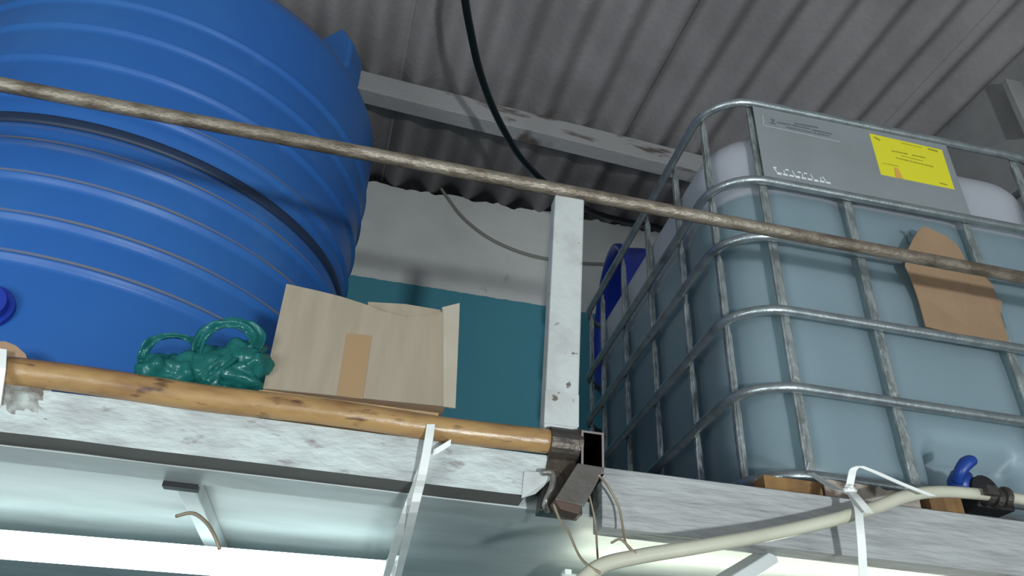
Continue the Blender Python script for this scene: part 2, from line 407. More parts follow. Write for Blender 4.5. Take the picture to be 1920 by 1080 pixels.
# open square tube pointing at the viewer
c = [pl(1089, 806, YF-.03), pl(1132, 812, YF-.03), pl(1133, 874, YF-.03), pl(1091, 868, YF-.03)]
x0, x1 = (c[0].x+c[3].x)/2, (c[1].x+c[2].x)/2; z1 = (c[0].z+c[1].z)/2; z0 = (c[2].z+c[3].z)/2-.012
t_ = .0032; bm = B()
for q in (((x0, z0), (x0+t_, z1)), ((x1-t_, z0), (x1, z1)), ((x0+t_, z1-t_), (x1-t_, z1)), ((x0+t_, z0), (x1-t_, z0+t_))):
    box(bm, (q[0][0], YF-.03, q[0][1]), (q[1][0], YF+.055, q[1][1]))
box(bm, (x0+t_, YF+.048, z0+t_), (x1-t_, YF+.052, z1-t_), mi=2)
for f in bm.faces:
    if all(abs(v.co.y-(YF-.03)) < 1e-5 for v in f.verts): f.material_index = 1
m_void = M_('shaded_inside', (.002, .002, .002), 1, spec=0)  # near-black colour puts the shade inside the hollow tube
obj('square_tube', bm, [m_void, m_pinkedge, m_void], sk)
# slanting bare offcut coming down towards the viewer
bm = B(); yA, yB = YF-.035, YF-.065
A = [pl(1083, 868, yA), pl(1131, 876, yA), pl(1092, 948, yB), pl(1040, 936, yB)]
prism(bm, A, (.004, .006, -.0)); 
Bq = [A[3]+V((0, -.0005, 0)), A[2]+V((0, -.0005, 0)), A[2]+V((-.004, .0, -.012)), A[3]+V((.008, .0, -.012))]
prism(bm, Bq, (0, .028, 0), 1)
obj('slanted_offcut', bm, [m_mid, m_rust], sk, bevel=.001)
bm = B()
A = [pl(1028, 856, YF-.004), pl(1090, 866, YF-.004), pl(1092, 966, YF-.012), pl(1012, 956, YF-.012)]
prism(bm, A, (0, .03, 0)); obj('back_plate', bm, m_dark, sk, bevel=.001)
bm = B(); tube(bm, spline([pl(1016, 886, YF-.02), pl(1036, 888, YF-.025), pl(1034, 915, YF-.028), pl(1022, 945, YF-.025), pl(1028, 958, YF-.015)], 6), .0045, 8)
obj('hook', bm, m_mid, sk, smooth=True)
# torn sheet lip beside it
bm = B(); A = [pl(983, 884, YF-.004), pl(1036, 886, YF-.02), pl(1040, 893, YF-.02), pl(1004, 926, YF-.004), pl(978, 934, YF-.002)]
prism(bm, A, (0, .0015, 0)); obj('torn_lip', bm, m_white, sk)

# dirty mortar lump and scrap at the left end
bm = B(); n = 14; c0 = pl(25, 735, YF-.002)
vs = []
for i in range(n):
    for j in range(n):
        u, v_ = i/(n-1), j/(n-1)
        p = pl(-20+115*u, 690+v_*80+18*u, YF); rg_ = .25*noise.noise(V((u*7, v_*7, 2))); e = min(u*4, (1-u+rg_)*4-.6, (v_+rg_)*4-.3, (1-v_+rg_)*4-.3, 1)
        vs.append(bm.verts.new(p+V((0, -.002-.008*e*(.6+noise.noise(V((u*5, v_*5, 0)))) if e > 0 else .004, 0))))
for i in range(n-1):
    for j in range(n-1): bm.faces.new((vs[i*n+j], vs[(i+1)*n+j], vs[(i+1)*n+j+1], vs[i*n+j+1]))
m_mort = M_('dirty_mortar', (.42, .44, .41), .8, col2=(.16, .13, .11), scale=38, lo=.4, hi=.62, amt=.9, bump=.6, bscale=50)
o = obj('mortar_smear', bm, m_mort, smooth=True); tag(o, 'dirty flaking mortar smear on the left end of the white beam', 'mortar')
bm = B(); P = [pl(-30, 640, YF+.05), pl(10, 640, YF+.05), pl(30, 648, YF+.05), pl(48, 664, YF+.05), pl(60, 700, YF+.05), pl(-30, 700, YF+.05)]
prism(bm, P, (0, .004, 0)); tag(obj('cardboard_scrap', bm, m_cardd), 'torn brown cardboard scrap behind the left end of the yellow pole', 'cardboard')
bm = B(); ribbon(bm, [pl(4, 655, YF-.03), pl(2, 690, YF-.034), pl(-8, 760, YF-.02)], V((.012, 0, 0)))
tag(obj('white_tie', bm, m_strap), 'short white strap end at the far left end of the yellow pole', 'strap')

# ------------------------------------------------------------------ big blue tank
SC = .85
TC = V((CP.x+(-1.716-CP.x)*SC, CP.y+(1.365-CP.y)*SC, ZD)); TR = .8*SC
rz = [CP.z+(z-CP.z)*SC for z in (1.421, 1.270, 1.014, .804, .671, .55)]
tank = thing('water_tank', 'large round blue plastic water tank with horizontal ribs', 'tank', TC)
prof = []      # (radius offset, z)
def ribp(z, h=.0085, w=.013): return [(0, z-w*2.0), (-.002, z-w*1.3), (h*.25, z-w*.8), (h*.9, z-w*.2), (h, z+w*.0), (h*.6, z+w*.3), (0, z+w*.5), (0, z+w*.62), (0, z+w*1.1)]
feat = [(z, 'r') for z in (rz[5], rz[4], rz[3], rz[3]+.10, rz[2]+.085, rz[1]-.0, rz[0], rz[0]+.115)]
feat.append((rz[2], 'g')); feat.sort()
prof = [(-TR, ZD), (-.02, ZD), (-.004, ZD+.008), (0, ZD+.03)]
for z, kd in feat:
    if kd == 'r': prof += ribp(z)
    else: prof += [(0, z-.032), (-.006, z-.02), (-.006, z+.02), (0, z+.032)]
ztop = 1.485
prof += [(0, ztop-.03), (-.005, ztop), (-.02, ztop+.035), (-.07, ztop+.09), (-.16, ztop+.14), (-.3, ztop+.185), (-.45, ztop+.205), (-.46, ztop+.25), (-TR, ztop+.26)]
dusty = [rz[5], rz[4], rz[3], rz[3]+.10, rz[2]+.085]
bm = B(); seg = 160; prev = None
for dr, z in prof:
    rr = TR+dr
    if rr < 1e-4: ring = [bm.verts.new((TC.x, TC.y, z))]
    else: ring = [bm.verts.new((TC.x+rr*math.cos(2*PI*i/seg), TC.y+rr*math.sin(2*PI*i/seg), z)) for i in range(seg)]
    if prev:
        for i in range(seg):
            if len(prev) == 1: bm.faces.new((prev[0], ring[(i+1) % seg], ring[i]))
            elif len(ring) == 1: bm.faces.new((prev[i], prev[(i+1) % seg], ring[0]))
            else: bm.faces.new((prev[i], prev[(i+1) % seg], ring[(i+1) % seg], ring[i])).material_index = 1 if any(abs(z-(zz+.013*1.1)) < 1e-6 for zz in dusty) else 0
    prev = ring
obj('tank_body', bm, [m_tank, m_dust], tank, smooth=True)
bm = B(); zh = rz[2]; seg = 120  # dark navy band set in the groove round the tank
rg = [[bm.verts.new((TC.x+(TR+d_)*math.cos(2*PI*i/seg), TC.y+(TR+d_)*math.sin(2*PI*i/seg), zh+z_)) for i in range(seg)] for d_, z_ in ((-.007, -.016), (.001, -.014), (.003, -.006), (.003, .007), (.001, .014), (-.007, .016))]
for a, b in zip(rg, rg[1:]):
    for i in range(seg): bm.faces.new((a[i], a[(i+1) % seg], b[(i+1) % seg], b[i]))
obj('tank_band', bm, m_band, tank, smooth=True)['label'] = 'dark navy band round the tank'
# lifting lugs on the shoulder
def lug(ang, name='lifting_lug'):
    bm = B(); e = V((math.cos(ang), math.sin(ang), 0)); t = V((-math.sin(ang), math.cos(ang), 0)); c = V((TC.x, TC.y, 0))
    pf = [(TR-.21, ztop+.18), (TR-.12, ztop+.06), (TR-.07, ztop+.16), (TR-.075, ztop+.27), (TR-.13, ztop+.36), (TR-.25, ztop+.27)]
    a = [bm.verts.new(c+e*r_+t*.06*s+V((0, 0, z))) for s in (-1, 1) for r_, z in pf]
    n = len(pf); bm.faces.new(a[:n]); bm.faces.new(a[n:][::-1])
    for i in range(n): bm.faces.new((a[i], a[n+i], a[n+(i+1) % n], a[(i+1) % n]))
    return obj(name, bm, m_tank, tank, bevel=.012)
# outlet boss near the left edge of the picture
oc = at(-22, 578, Y=TC.y-TR)
ang0 = math.atan2(oc.y-TC.y, oc.x-TC.x)
e = V((math.cos(ang0), math.sin(ang0), 0)); c0 = V((TC.x, TC.y, oc.z))
bm = B(); tube(bm, [c0+e*(TR-.01), c0+e*(TR+.012), c0+e*(TR+.012), c0+e*(TR+.03), c0+e*(TR+.03)], [.05, .05, .04, .04, .022], 28)
obj('outlet_boss', bm, m_drum, tank, smooth=False)
lug_angle = -.36
for a_ in (lug_angle, lug_angle+PI/2, lug_angle+PI, lug_angle-PI/2): lug(a_)

# ------------------------------------------------------------------ caged liquid container
IW, ID = 1.0, 1.2
ibc = thing('liquid_container', 'milky white plastic liquid container in a galvanised tube cage', 'container', (.5, .6, ZD))
zbars = [1.0, .734, .563, .366, .183, 0.0]
BR = .0112
def rrect(x0, y0, x1, y1, r, n=8):
    out = []
    for cx, cy, a0 in ((x0+r, y0+r, PI), (x1-r, y0+r, 1.5*PI), (x1-r, y1-r, 0), (x0+r, y1-r, .5*PI)):
        for i in range(n+1):
            a = a0+i/n*PI/2; out.append((cx+r*math.cos(a), cy+r*math.sin(a)))
    return out
for z in zbars:
    bm = B(); tube(bm, [(x, y, z) for x, y in rrect(0, 0, IW, ID, .12, 10)], BR, 12, closed=True)
    obj('horizontal_bar', bm, m_galv, ibc, smooth=True)
YI = BR*1.55
fxs = [.114, .335, .662, .886]; sys_ = [.095, .292, .52, .75, .98]
def vbar(x, y, nx, ny, z0=-.03, z1=None):
    """square tube flattened where it meets each horizontal bar"""
    bm = B(); z1 = z1 or 1.0; rows = []
    tx, ty = (1, 0) if ny else (0, 1)
    zs = []
    for i in range(len(zbars)-1):
        a, b = zbars[i+1], zbars[i]
        zs += [(a, .35), (a+.014, .35), (a+.03, 1)]
        m = 4
        for k in range(1, m): zs.append((a+.03+(b-a-.06)*k/m, 1))
        zs += [(b-.03, 1), (b-.014, .35)]
    zs.append((1.0, .35)); zs = [(z0, 1)]+[q for q in zs if q[0] <= z1+.001]
    for z, f in zs:
        dep = .0075*f; wd = .0085*(1+.35*(1-f)); off = YI-(1-f)*.003
        cx, cy = x+nx*(off+0), y+ny*(off+0)
        j = .0012*noise.noise(V((x*20+y*13, z*30, 1)))
        rows.append([bm.verts.new((cx+tx*(wd*a+j)+nx*(dep*b), cy+ty*(wd*a+j)+ny*(dep*b), z)) for a, b in ((-.7, -1), (.7, -1), (1, -.5), (1, .8), (-1, .8), (-1, -.5))])
    for a, b in zip(rows, rows[1:]):
        for k in range(6): bm.faces.new((a[k], a[(k+1) % 6], b[(k+1) % 6], b[k]))
    bm.faces.new(rows[0]); bm.faces.new(rows[-1][::-1])
    return obj('vertical_bar', bm, m_galvd, ibc, smooth=False)
for x in fxs: vbar(x, 0, 0, 1)
for x in fxs: vbar(x, ID, 0, -1)
for y in sys_+[1.12]: vbar(0, y, 1, 0)
for y in sys_+[1.12]: vbar(IW, y, -1, 0)
# the bottle
def bottle():
    bm = B(); x0, y0, x1, y1 = .030, .030, IW-.030, ID-.030
    zs = [(.0, .05), (.006, .02), (.02, .004), (.05, 0)]+[(.05+i*.0229, 0) for i in range(1, 37)]
    zt_ = .05+36*.0229
    for i in range(1, 9):
        a = i/8*PI/2; zs.append((zt_+.105*math.sin(a), .105*(1-math.cos(a))))
    rows = []
    def base(inset):
        r = max(.15-inset*.5, .05); out = []; a0, b0, a1, b1 = x0+inset, y0+inset, x1-inset, y1-inset
        # dense straight sides
        for cx, cy, st, nx_, ny_ in ((a0+r, b0+r, PI, a1-r, b0), (a1-r, b0+r, 1.5*PI, a1, b1-r), (a1-r, b1-r, 0, a0+r, b1), (a0+r, b1-r, .5*PI, a0, b0+r)):
            for i in range(9):
                a = st+i/8*PI/2; out.append((cx+r*math.cos(a), cy+r*math.sin(a), math.cos(a), math.sin(a)))
            ex, ey = out[-1][0], out[-1][1]; nn = (math.cos(st+PI/2), math.sin(st+PI/2))
            m = 44
            for i in range(1, m): out.append((ex+(nx_-ex)*i/m, ey+(ny_-ey)*i/m, *nn))
        return out
    for z, ins in zs:
        ring = []
        for x, y, nx, ny in base(ins):
            d = 0.0; act = max(0, min(1, (z-.02)/.06))*max(0, min(1, (.88-z)/.06))
            if abs(ny) > .9:
                for xv in fxs: d += .011*math.exp(-((x-xv)/.026)**2)
                if ny < 0:
                    # recess round the valve
                    q = max(0, 1-max(0, abs(x-.5)-.09)/.035); q2 = max(0, 1-max(0, z-.095)/.035)
                    s_ = min(1, q)*min(1, q2); s_ = s_*s_*(3-2*s_); d += .055*s_
            elif abs(nx) > .9:
                for yv in sys_: d += .011*math.exp(-((y-yv)/.026)**2)
            for zb_ in zbars[1:5]: d += .004*math.exp(-((z-zb_)/.018)**2)
            d *= act if not (ny < -.9 and abs(x-.5) < .14) else 1
            ring.append(bm.verts.new((x-nx*d, y-ny*d, z)))
        rows.append(ring)
    n = len(rows[0])
    for a, b in zip(rows, rows[1:]):
        for k in range(n): bm.faces.new((a[k], a[(k+1) % n], b[(k+1) % n], b[k]))
    bm.faces.new(rows[0]); bm.faces.new(rows[-1][::-1])
    # filler neck and cap
    return obj('plastic_bottle', bm, m_ibc, ibc, smooth=True)
bottle()
bm = B(); tube(bm, [(.5, .6, .93), (.5, .6, .965), (.5, .6, .965), (.5, .6, .985)], [.085, .085, .095, .095], 28); obj('screw_cap', bm, m_black, ibc)
# pallet of the container
pal = [((0.0, 0.0), (IW, .10)), ((0, .55), (IW, .65)), ((0, 1.10), (IW, ID))]
for a, b in pal:
    bm = B(); box(bm, (a[0]+.02, a[1]+.02, ZD+.001), (b[0]-.02, b[1]-.0, ZD+.022)); obj('pallet_board', bm, m_wood, ibc, bevel=.002)
for x in (.02, .43, .86):
    for y in (.02, .53, 1.06):
        bm = B(); box(bm, (x, y, ZD+.022), (x+.12, y+.12, -.028)); obj('pallet_block', bm, m_wood, ibc, bevel=.002)
bm = B(); box(bm, (.03, .03, -.028), (IW-.03, ID-.03, -.012)); obj('base_tray', bm, m_galv, ibc, bevel=.003)
# label plate in the top band
YP = -.0005
def pp(x, y): return at(x, y, Y=YP)
px0, px1 = .118, pp(1768, 300).x
zt_, zb_ = .988, .738
bm = B(); box(bm, (.112, YP-.0008, zb_), (.668, YP+.0008, zt_)); plate = obj('label_plate', bm, m_plate, ibc, bevel=.0005); plate['label'] = 'grey steel label plate'
YQ = YP-.0016
def onplate(name, poly, m, t=.0006, parent=plate, dy=0):
    bm = B(); prism(bm, [at(x, y, Y=YQ-dy) for x, y in poly], (0, t, 0)); return obj(name, bm, m, parent)
lab = onplate('warning_label', [(1630, 250), (1766, 281), (1790, 355), (1652, 327)], m_ylab, .0008); lab['label'] = 'yellow printed paper label'
# child details of the plate: rows of small print, pressed rim
bm = B()
def stroke(bm, p, q, w_, dy=.0004):
    a, b = at(*p, Y=YQ-dy), at(*q, Y=YQ-dy); t = (b-a).normalized(); n = V((-t.z, 0, t.x))*w_/2
    prism(bm, [a-n, b-n, b+n, a+n], (0, .0004, 0))
def words(bm, p, q, w_, seed, gap=.25):
    random.seed(seed); t = 0
    while t < 1:
        l = random.uniform(.03, .09); e_ = min(1, t+l)
        a = (p[0]+(q[0]-p[0])*t, p[1]+(q[1]-p[1])*t); b = (p[0]+(q[0]-p[0])*e_, p[1]+(q[1]-p[1])*e_)
        stroke(bm, a, b, w_*random.uniform(.7, 1.1)); t = e_+random.uniform(.01, .03)
words(bm, (1458, 229), (1518, 241), .0042, 1); words(bm, (1490, 231), (1534, 239), .0042, 2); words(bm, (1475, 238), (1556, 255), .0038, 3); words(bm, (1522, 243), (1560, 251), .0042, 4)
stroke(bm, (1445, 223), (1453, 225), .003); stroke(bm, (1449, 224), (1450, 231), .005); stroke(bm, (1444, 230), (1455, 232), .003)
obj('small_print', bm, m_ink, plate)['kind'] = 'stuff'
bm = B(); 
for a, b in (((1430, 217), (1432, 235)), ((1432, 235), (1575, 266))): stroke(bm, a, b, .003)
obj('pressed_rim', bm, m_emb, plate)
bm = B(); random.seed(4)
base = [(1457, 324), (1560, 343)]
for i in range(9):
    t0 = i/9; t1 = t0+.085
    f = lambda t, k=0: (1457+103*t-2*k/3, 324.5+19.5*t-k)
    if i != 3 or True: stroke(bm, f(t0), f(t1), .0052 if i % 3 else .0065)
    if i in (0, 2, 4, 5): stroke(bm, f(t0, 11), f(t0+.06, 11), .004)
    if i in (0, 3, 6, 8): stroke(bm, f(t0+.01, 11), f(t0+.01, 0), .0022)
    if i in (1, 4, 7): stroke(bm, f(t0+.07, 9), f(t0+.03, 0), .002)
obj('flaked_lettering', bm, m_flake, plate)['kind'] = 'stuff'
bm = B()
words(bm, (1672, 283), (1702, 289), .004, 5); words(bm, (1710, 291), (1735, 296), .004, 6); words(bm, (1680, 296), (1750, 313), .0045, 7)
words(bm, (1690, 268), (1728, 277), .0025, 8); words(bm, (1655, 306), (1685, 312), .0025, 9); words(bm, (1690, 292), (1730, 302), .0028, 10); words(bm, (1740, 279), (1758, 284), .006, 11); words(bm, (1762, 343), (1776, 347), .004, 12)
words(bm, (1639, 257), (1650, 263), .006, 13)
for v_ in bm.verts: v_.co.y -= .0006
obj('label_print', bm, m_yink, lab)['kind'] = 'stuff'
bm = B(); prism(bm, [at(x, y, Y=YQ-.0012) for x, y in ((1677, 314), (1684, 316), (1694, 335), (1680, 332))], (0, .0004, 0)); obj('orange_mark', bm, m_oink, lab)
# marker writing on the bottle
bm = B(); YM = .0285
def st3(bm, pts, w_, Y):
    q = [at(x, y, Y=Y) for x, y in pts]; ribbon(bm, q, [V((w_*.6, 0, w_*.6))]*len(q), .0004)
st3(bm, [(1689, 433), (1696, 436), (1700, 447), (1702, 456), (1708, 455)], .0065, YM-.003); st3(bm, [(1706, 436), (1708, 442), (1714, 440)], .004, YM-.003)
obj('marker_writing', bm, m_ink, ibc)
# outlet valve
vc = at(1806, 905, Y=-.0)
val = obj('outlet_valve', tube(B(), [(vc.x, .06, vc.z-.030), (vc.x, -.005, vc.z-.030), (vc.x, -.005, vc.z-.030), (vc.x, -.05, vc.z-.030)], [.022, .022, .028, .028], 20), m_black, ibc)
bm = B(); tube(bm, [at(1802, 925, Y=-.02), at(1802, 905, Y=-.02), at(1803, 890, Y=-.02)], [.021, .024, .019], 20); obj('valve_collar', bm, m_blue, val, smooth=True)
bm = B(); tube(bm, spline([at(1795, 903, Y=-.035), at(1800, 885, Y=-.05), at(1812, 868, Y=-.058), at(1824, 862, Y=-.06)], 5), [.012]*4+[.012, .0125, .013, .0135, .014, .0145, .015, .0145, .014, .0135, .013, .011], 14, sx=1.0, sy=.8); obj('valve_handle', bm, m_blue, val, smooth=True)

# cardboard tucked into the cage
poly = [(1733, 424), (1748, 430), (1775, 443), (1792, 457), (1803, 472), (1812, 492), (1840, 512), (1862, 535), (1868, 556), (1879, 566), (1876, 590), (1893, 646), (1820, 632), (1736, 612), (1722, 560), (1708, 520), (1697, 498), (1700, 474), (1712, 448), (1725, 429)]
bm = B(); vs = []
def cy(x, y): return -.016+(.020 if y > 560 else .020*max(0, (y-480)/80) if y > 480 else -.004*(480-y)/50)
q = [at(x, y, Y=cy(x, y)) for x, y in poly]
c_ = [(1745, 470), (1770, 540), (1800, 600)]
prism(bm, q, (0, .0025, 0)); bmesh.ops.triangulate(bm, faces=[f for f in bm.faces if len(f.verts) > 4])
tag(obj('cardboard_piece', bm, m_cardd), 'torn brown cardboard piece tucked behind the cage bars below the yellow label', 'cardboard')

# ------------------------------------------------------------------ blue drum lying behind the container
AX = V((.99, -.11, .0)).normalized()
dc = at(1138, 598, Y=1.635)
drum = thing('blue_drum', 'open dark blue plastic drum lying on its side behind the caged container', 'drum', (dc.x+.3, 1.5, dc.z-.36))
e1_ = V((-AX.y, AX.x, 0)); e2_ = V((0, 0, 1)); DR = .34
bm = B(); prof = [(0.0, DR-.012), (.0, DR+.008), (.02, DR+.012), (.045, DR+.006), (.06, DR-.004), (.12, DR), (.25, DR), (.26, DR+.01), (.29, DR+.01), (.30, DR), (.44, DR), (.46, DR-.03), (.46, .001)]
inner = [(.0, DR-.012), (.05, DR-.016), (.44, DR-.016), (.445, .001)]
def rev(pr):
    prev = None
    for t, r_ in pr:
        ring = [bm.verts.new(dc+AX*t+e1_*r_*math.cos(2*PI*i/64)+e2_*r_*math.sin(2*PI*i/64)) for i in range(64)]
        if prev:
            for i in range(64): bm.faces.new((prev[i], prev[(i+1) % 64], ring[(i+1) % 64], ring[i]))
        prev = ring
rev(prof); rev(inner)
bmesh.ops.remove_doubles(bm, verts=bm.verts[:], dist=.0015)
obj('drum_shell', bm, m_drum, drum, smooth=True)
# timber trestle it lies on, hidden by the container from the front
tz = dc.z-DR-.012
tr = thing('timber_trestle', 'timber trestle under the blue drum behind the container', 'stand', (dc.x+.35, 1.55, ZD))
for x in (.14, .38):
    p = dc+AX*x
    for s in (-1, 1):
        bm = B(); c_ = p+e1_*.2*s; box(bm, (c_.x-.02, c_.y-.02, ZD+.0005), (c_.x+.02, c_.y+.02, tz-.02)); obj('leg', bm, m_purlin, tr)
    bm = B(); box(bm, (p.x-.03, p.y-.27, tz-.03), (p.x+.03, p.y+.27, tz-.002)); obj('bearer', bm, m_purlin, tr)

# ------------------------------------------------------------------ cardboard box on a thin board
YBX = YF+.012
bxp = lambda x, y, d=0: at(x, y, Y=YBX+d)
bxo = thing('cardboard_box', 'open tan cardboard box with a strip of brown tape and a side flap', 'box', (bxp(670, 755).x, YBX+.12, bxp(670, 755).z))
TL, BL, BRR = bxp(537, 532), bxp(493, 728), bxp(834, 762)
topc = [(537, 532), (600, 546), (640, 556), (690, 572), (715, 583), (760, 594), (800, 593), (832, 584)]
DEP = .20; T = .003
bm = B(); A = [BL]+[bxp(x, y) for x, y in topc]+[BRR]
prism(bm, A, (0, T, 0)); obj('front_panel', bm, m_card, bxo)
zb0, zb1 = BL.z, BRR.z; ztl = TL.z
bm = B(); tr_ = bxp(832, 574)
prism(bm, [BL+V((0, DEP, .0)), TL+V((.0, DEP, .035)), tr_+V((0, DEP, .035)), BRR+V((0, DEP, 0))], (0, T, 0)); obj('back_panel', bm, m_card, bxo)
bm = B(); prism(bm, [BL+V((0, T, 0)), BL+V((0, DEP, 0)), TL+V((0, DEP, .035)), TL+V((0, T, 0))], (T, 0, 0)); obj('side_panel', bm, m_card, bxo)
bm = B(); prism(bm, [BRR+V((-T, T, 0)), BRR+V((-T, DEP, 0)), tr_+V((-T, DEP, .035)), bxp(832, 582)+V((-T, T, 0))], (T, 0, 0)); obj('side_panel', bm, m_card, bxo)
bm = B(); prism(bm, [BL+V((0, T, 0)), BRR+V((0, T, 0)), BRR+V((0, DEP, 0)), BL+V((0, DEP, 0))], (0, 0, T)); obj('bottom_panel', bm, m_cardd, bxo)
# inner flap rising behind the dented front edge
bm = B(); prism(bm, [at(690, 600, Y=YBX+.012), at(690, 566, Y=YBX+.012), at(760, 570, Y=YBX+.012), at(832, 582, Y=YBX+.012), at(832, 600, Y=YBX+.012)], (0, .0025, 0)); obj('inner_flap', bm, m_card, bxo)
# outer side flap
bm = B(); prism(bm, [bxp(831, 584, -.002), bxp(829, 576, -.002), bxp(862, 568, -.006), bxp(861, 600, -.006), bxp(854, 765, -.006), bxp(831, 762, -.002)], (-.0005, .0028, 0)); bmesh.ops.triangulate(bm, faces=bm.faces[:]); m_cardp = M_('pale_cardboard', (.38, .33, .26), .85, col2=(.31, .26, .2), scale=8, amt=.6)
obj('side_flap', bm, m_cardp, bxo)['label'] = 'paler side flap'
bm = B(); prism(bm, [bxp(650, 625, -.0008), bxp(697, 629, -.0008), bxp(680, 748, -.0008), bxp(631, 742, -.0008)], (0, .0006, 0)); obj('tape_strip', bm, m_tape, bxo)['label'] = 'brown tape strip'
# board under it
b0, b1 = at(482, 736, Y=YBX-.004), at(822, 786, Y=YBX-.004)
bm = B(); prism(bm, [(b0.x, YBX+.004, BL.z-.0005), (b1.x, YBX+.004, BRR.z-.010), (b1.x, YBX+.004, BRR.z-.034), (b0.x, YBX+.004, BL.z-.030)], (0, .21, 0))
tag(obj('thin_board', bm, m_plyd), 'thin tan fibreboard sheet lying under the cardboard box', 'board')
# a packing batten carries the board over the deck
bm = B(); box(bm, (b0.x+.03, YBX+.055, ZD), (b1.x-.03, YBX+.19, min(BL.z-.030, BRR.z-.034)+.0005))
tag(obj('packing_batten', bm, m_wood), 'wooden packing batten beneath the thin tan board under the cardboard box', 'wood')

# ------------------------------------------------------------------ crumpled teal bag
YBG = YF+.02
bag = thing('plastic_bag', 'crumpled teal green plastic carrier bag with two loop handles', 'bag', (at(380, 715, Y=YBG).x, YBG, ZD))
def blob(bm, c, rx, ry, rz_, seed, amp=.35):
    v0 = len(bm.verts); r_ = bmesh.ops.create_icosphere(bm, subdivisions=4, radius=1)
    for v_ in r_['verts']:
        d = v_.co.normalized(); nn = 1+amp*noise.noise(d*1.6+V((seed, 0, 0)))+amp*.55*abs(noise.noise(d*4.2+V((0, seed, 0))))+.08*noise.noise(d*11+V((seed, seed, 0)))
        v_.co = V((d.x*rx*nn, d.y*ry*nn, d.z*rz_*nn))+c
bm = B()
for (x, y, rx, rz_, sd) in ((300, 700, .034, .022, 1), (345, 700, .036, .027, 2.2), (400, 695, .04, .034, 3.7), (455, 675, .035, .028, 4.9), (440, 712, .042, .019, 6.1), (478, 690, .022, .024, 7.7)):
    blob(bm, at(x, y, Y=YBG), rx, .032, rz_, sd)
obj('bag_body', bm, m_bag, bag, smooth=True)
def handle(pts, ws, seed):
    bm = B(); q = spline([at(x, y, Y=YBG+dy) for x, y, dy in pts], 8); n = len(q); rows = []
    for i, p in enumerate(q):
        f = i/(n-1)*(len(ws)-1); k = min(int(f), len(ws)-2); w_ = ws[k]+(ws[k+1]-ws[k])*(f-k)
        t = (q[min(i+1, n-1)]-q[max(i-1, 0)]).normalized(); s = V((-t.z, 0, t.x)); row = []
        m = 9
        for j in range(m):
            u = j/(m-1)*2-1
            row.append(bm.verts.new(p+s*u*w_/2+V((0, -.004*math.cos(u*5+i*.13+seed)+.006*noise.noise(V((u*2, i*.18, seed))), 0))))
        rows.append(row)
    for a, b in zip(rows, rows[1:]):
        for j in range(8): bm.faces.new((a[j], a[j+1], b[j+1], b[j]))
    o = obj('bag_handle', bm, m_bag, bag, smooth=True); so = o.modifiers.new('s', 'SOLIDIFY'); so.thickness = .0012
handle([(275, 690, 0), (268, 665, -.004), (285, 640, -.008), (318, 629, -.01), (350, 634, -.008), (372, 650, 0), (378, 690, .004)], [.016, .014, .012, .010, .012, .012], 1)
handle([(378, 690, -.02), (370, 650, -.022), (390, 618, -.024), (425, 606, -.024), (462, 610, -.022), (482, 632, -.02), (470, 655, -.024), (440, 665, -.03), (410, 690, -.034), (385, 715, -.034)], [.014, .018, .022, .018, .020, .024, .022, .020, .022, .026], 2)

# ------------------------------------------------------------------ hanging black cable
pts = []
for (x, y, Y) in ((868, -60, .35), (872, 0, .45), (883, 62, .58), (897, 125, .72), (919, 190, .88), (948, 250, 1.03), (980, 300, 1.18), (1030, 350, 1.35), (1075, 380, 1.5), (1125, 402, 1.65), (1180, 416, 1.78), (1225, 424, 1.9)):
    pts.append(at(x, y, Y=Y))
ptsx = [pts[0]+V((0, -.1, .25))]+pts+[pts[-1]+V((.25, .05, .0)), pts[-1]+V((.55, .06, -.02))]
ptsx[0].z = min(ptsx[0].z, ZW-.02)
bm = B(); tube(bm, spline(ptsx, 8), .0145, 12)
tag(obj('black_cable', bm, m_cable, smooth=True), 'thick black cable hanging in a curve from the roof past the post', 'cable')

bm = B(); tube(bm, spline([at(x, y, Y=YW-.014) for x, y in ((826, 352), (840, 372), (868, 408), (910, 442), (955, 465), (1000, 480), (1050, 489), (1100, 494), (1160, 496), (1260, 498))], 8), .0085, 8)  # curved cast shadow built as a thin darker tube against the wall
m_gcurve = M_('grey_curve_shade', (.27, .26, .225), .7)
tag(obj('wall_shadow_curve', bm, m_gcurve, smooth=True), 'curved shadow built as a thin grey tube on the white upper part of the back wall', 'cable')
# ------------------------------------------------------------------ beige hose from the valve
hp = [(1080, 1100, -.33), (1125, 1062, -.32), (1200, 1043, -.31), (1330, 1022, -.295), (1450, 1000, -.275), (1560, 975, -.265), (1640, 952, -.26), (1700, 930, -.25), (1760, 922, -.235), (1830, 926, -.22), (1900, 934, -.20), (1960, 945, -.19)]
bm = B(); tube(bm, spline([at(x, y, Y=Y) for x, y, Y in hp], 6), .0092, 16)
hose = obj('vinyl_hose', bm, m_hose, smooth=True); tag(hose, 'thick beige hose running down from the blue valve across the right beam', 'hose')
bm = B()
for t, (x, y) in enumerate(((1852, 928), (1868, 934), (1884, 932))):
    p = at(x, y, Y=-.212); tube(bm, [p+V((.0, 0, 0))+V((dx_, 0, 0)) for dx_ in (-.005, -.003, .003, .005)], [.0135, .0165, .0165, .0135], 14)
p = at(1856, 924, Y=-.24); box(bm, p-V((.008, .006, .004)), p+V((.012, .004, .01)))
obj('hose_clamp', bm, m_dark, hose)
bm = B(); p = at(1851, 948, Y=-.16); box(bm, p-V((.035, .02, .012)), p+V((.035, .02, .018)))
tag(obj('black_fitting', bm, m_black, bevel=.004), 'black square fitting under the beige hose near the right edge', 'fitting')

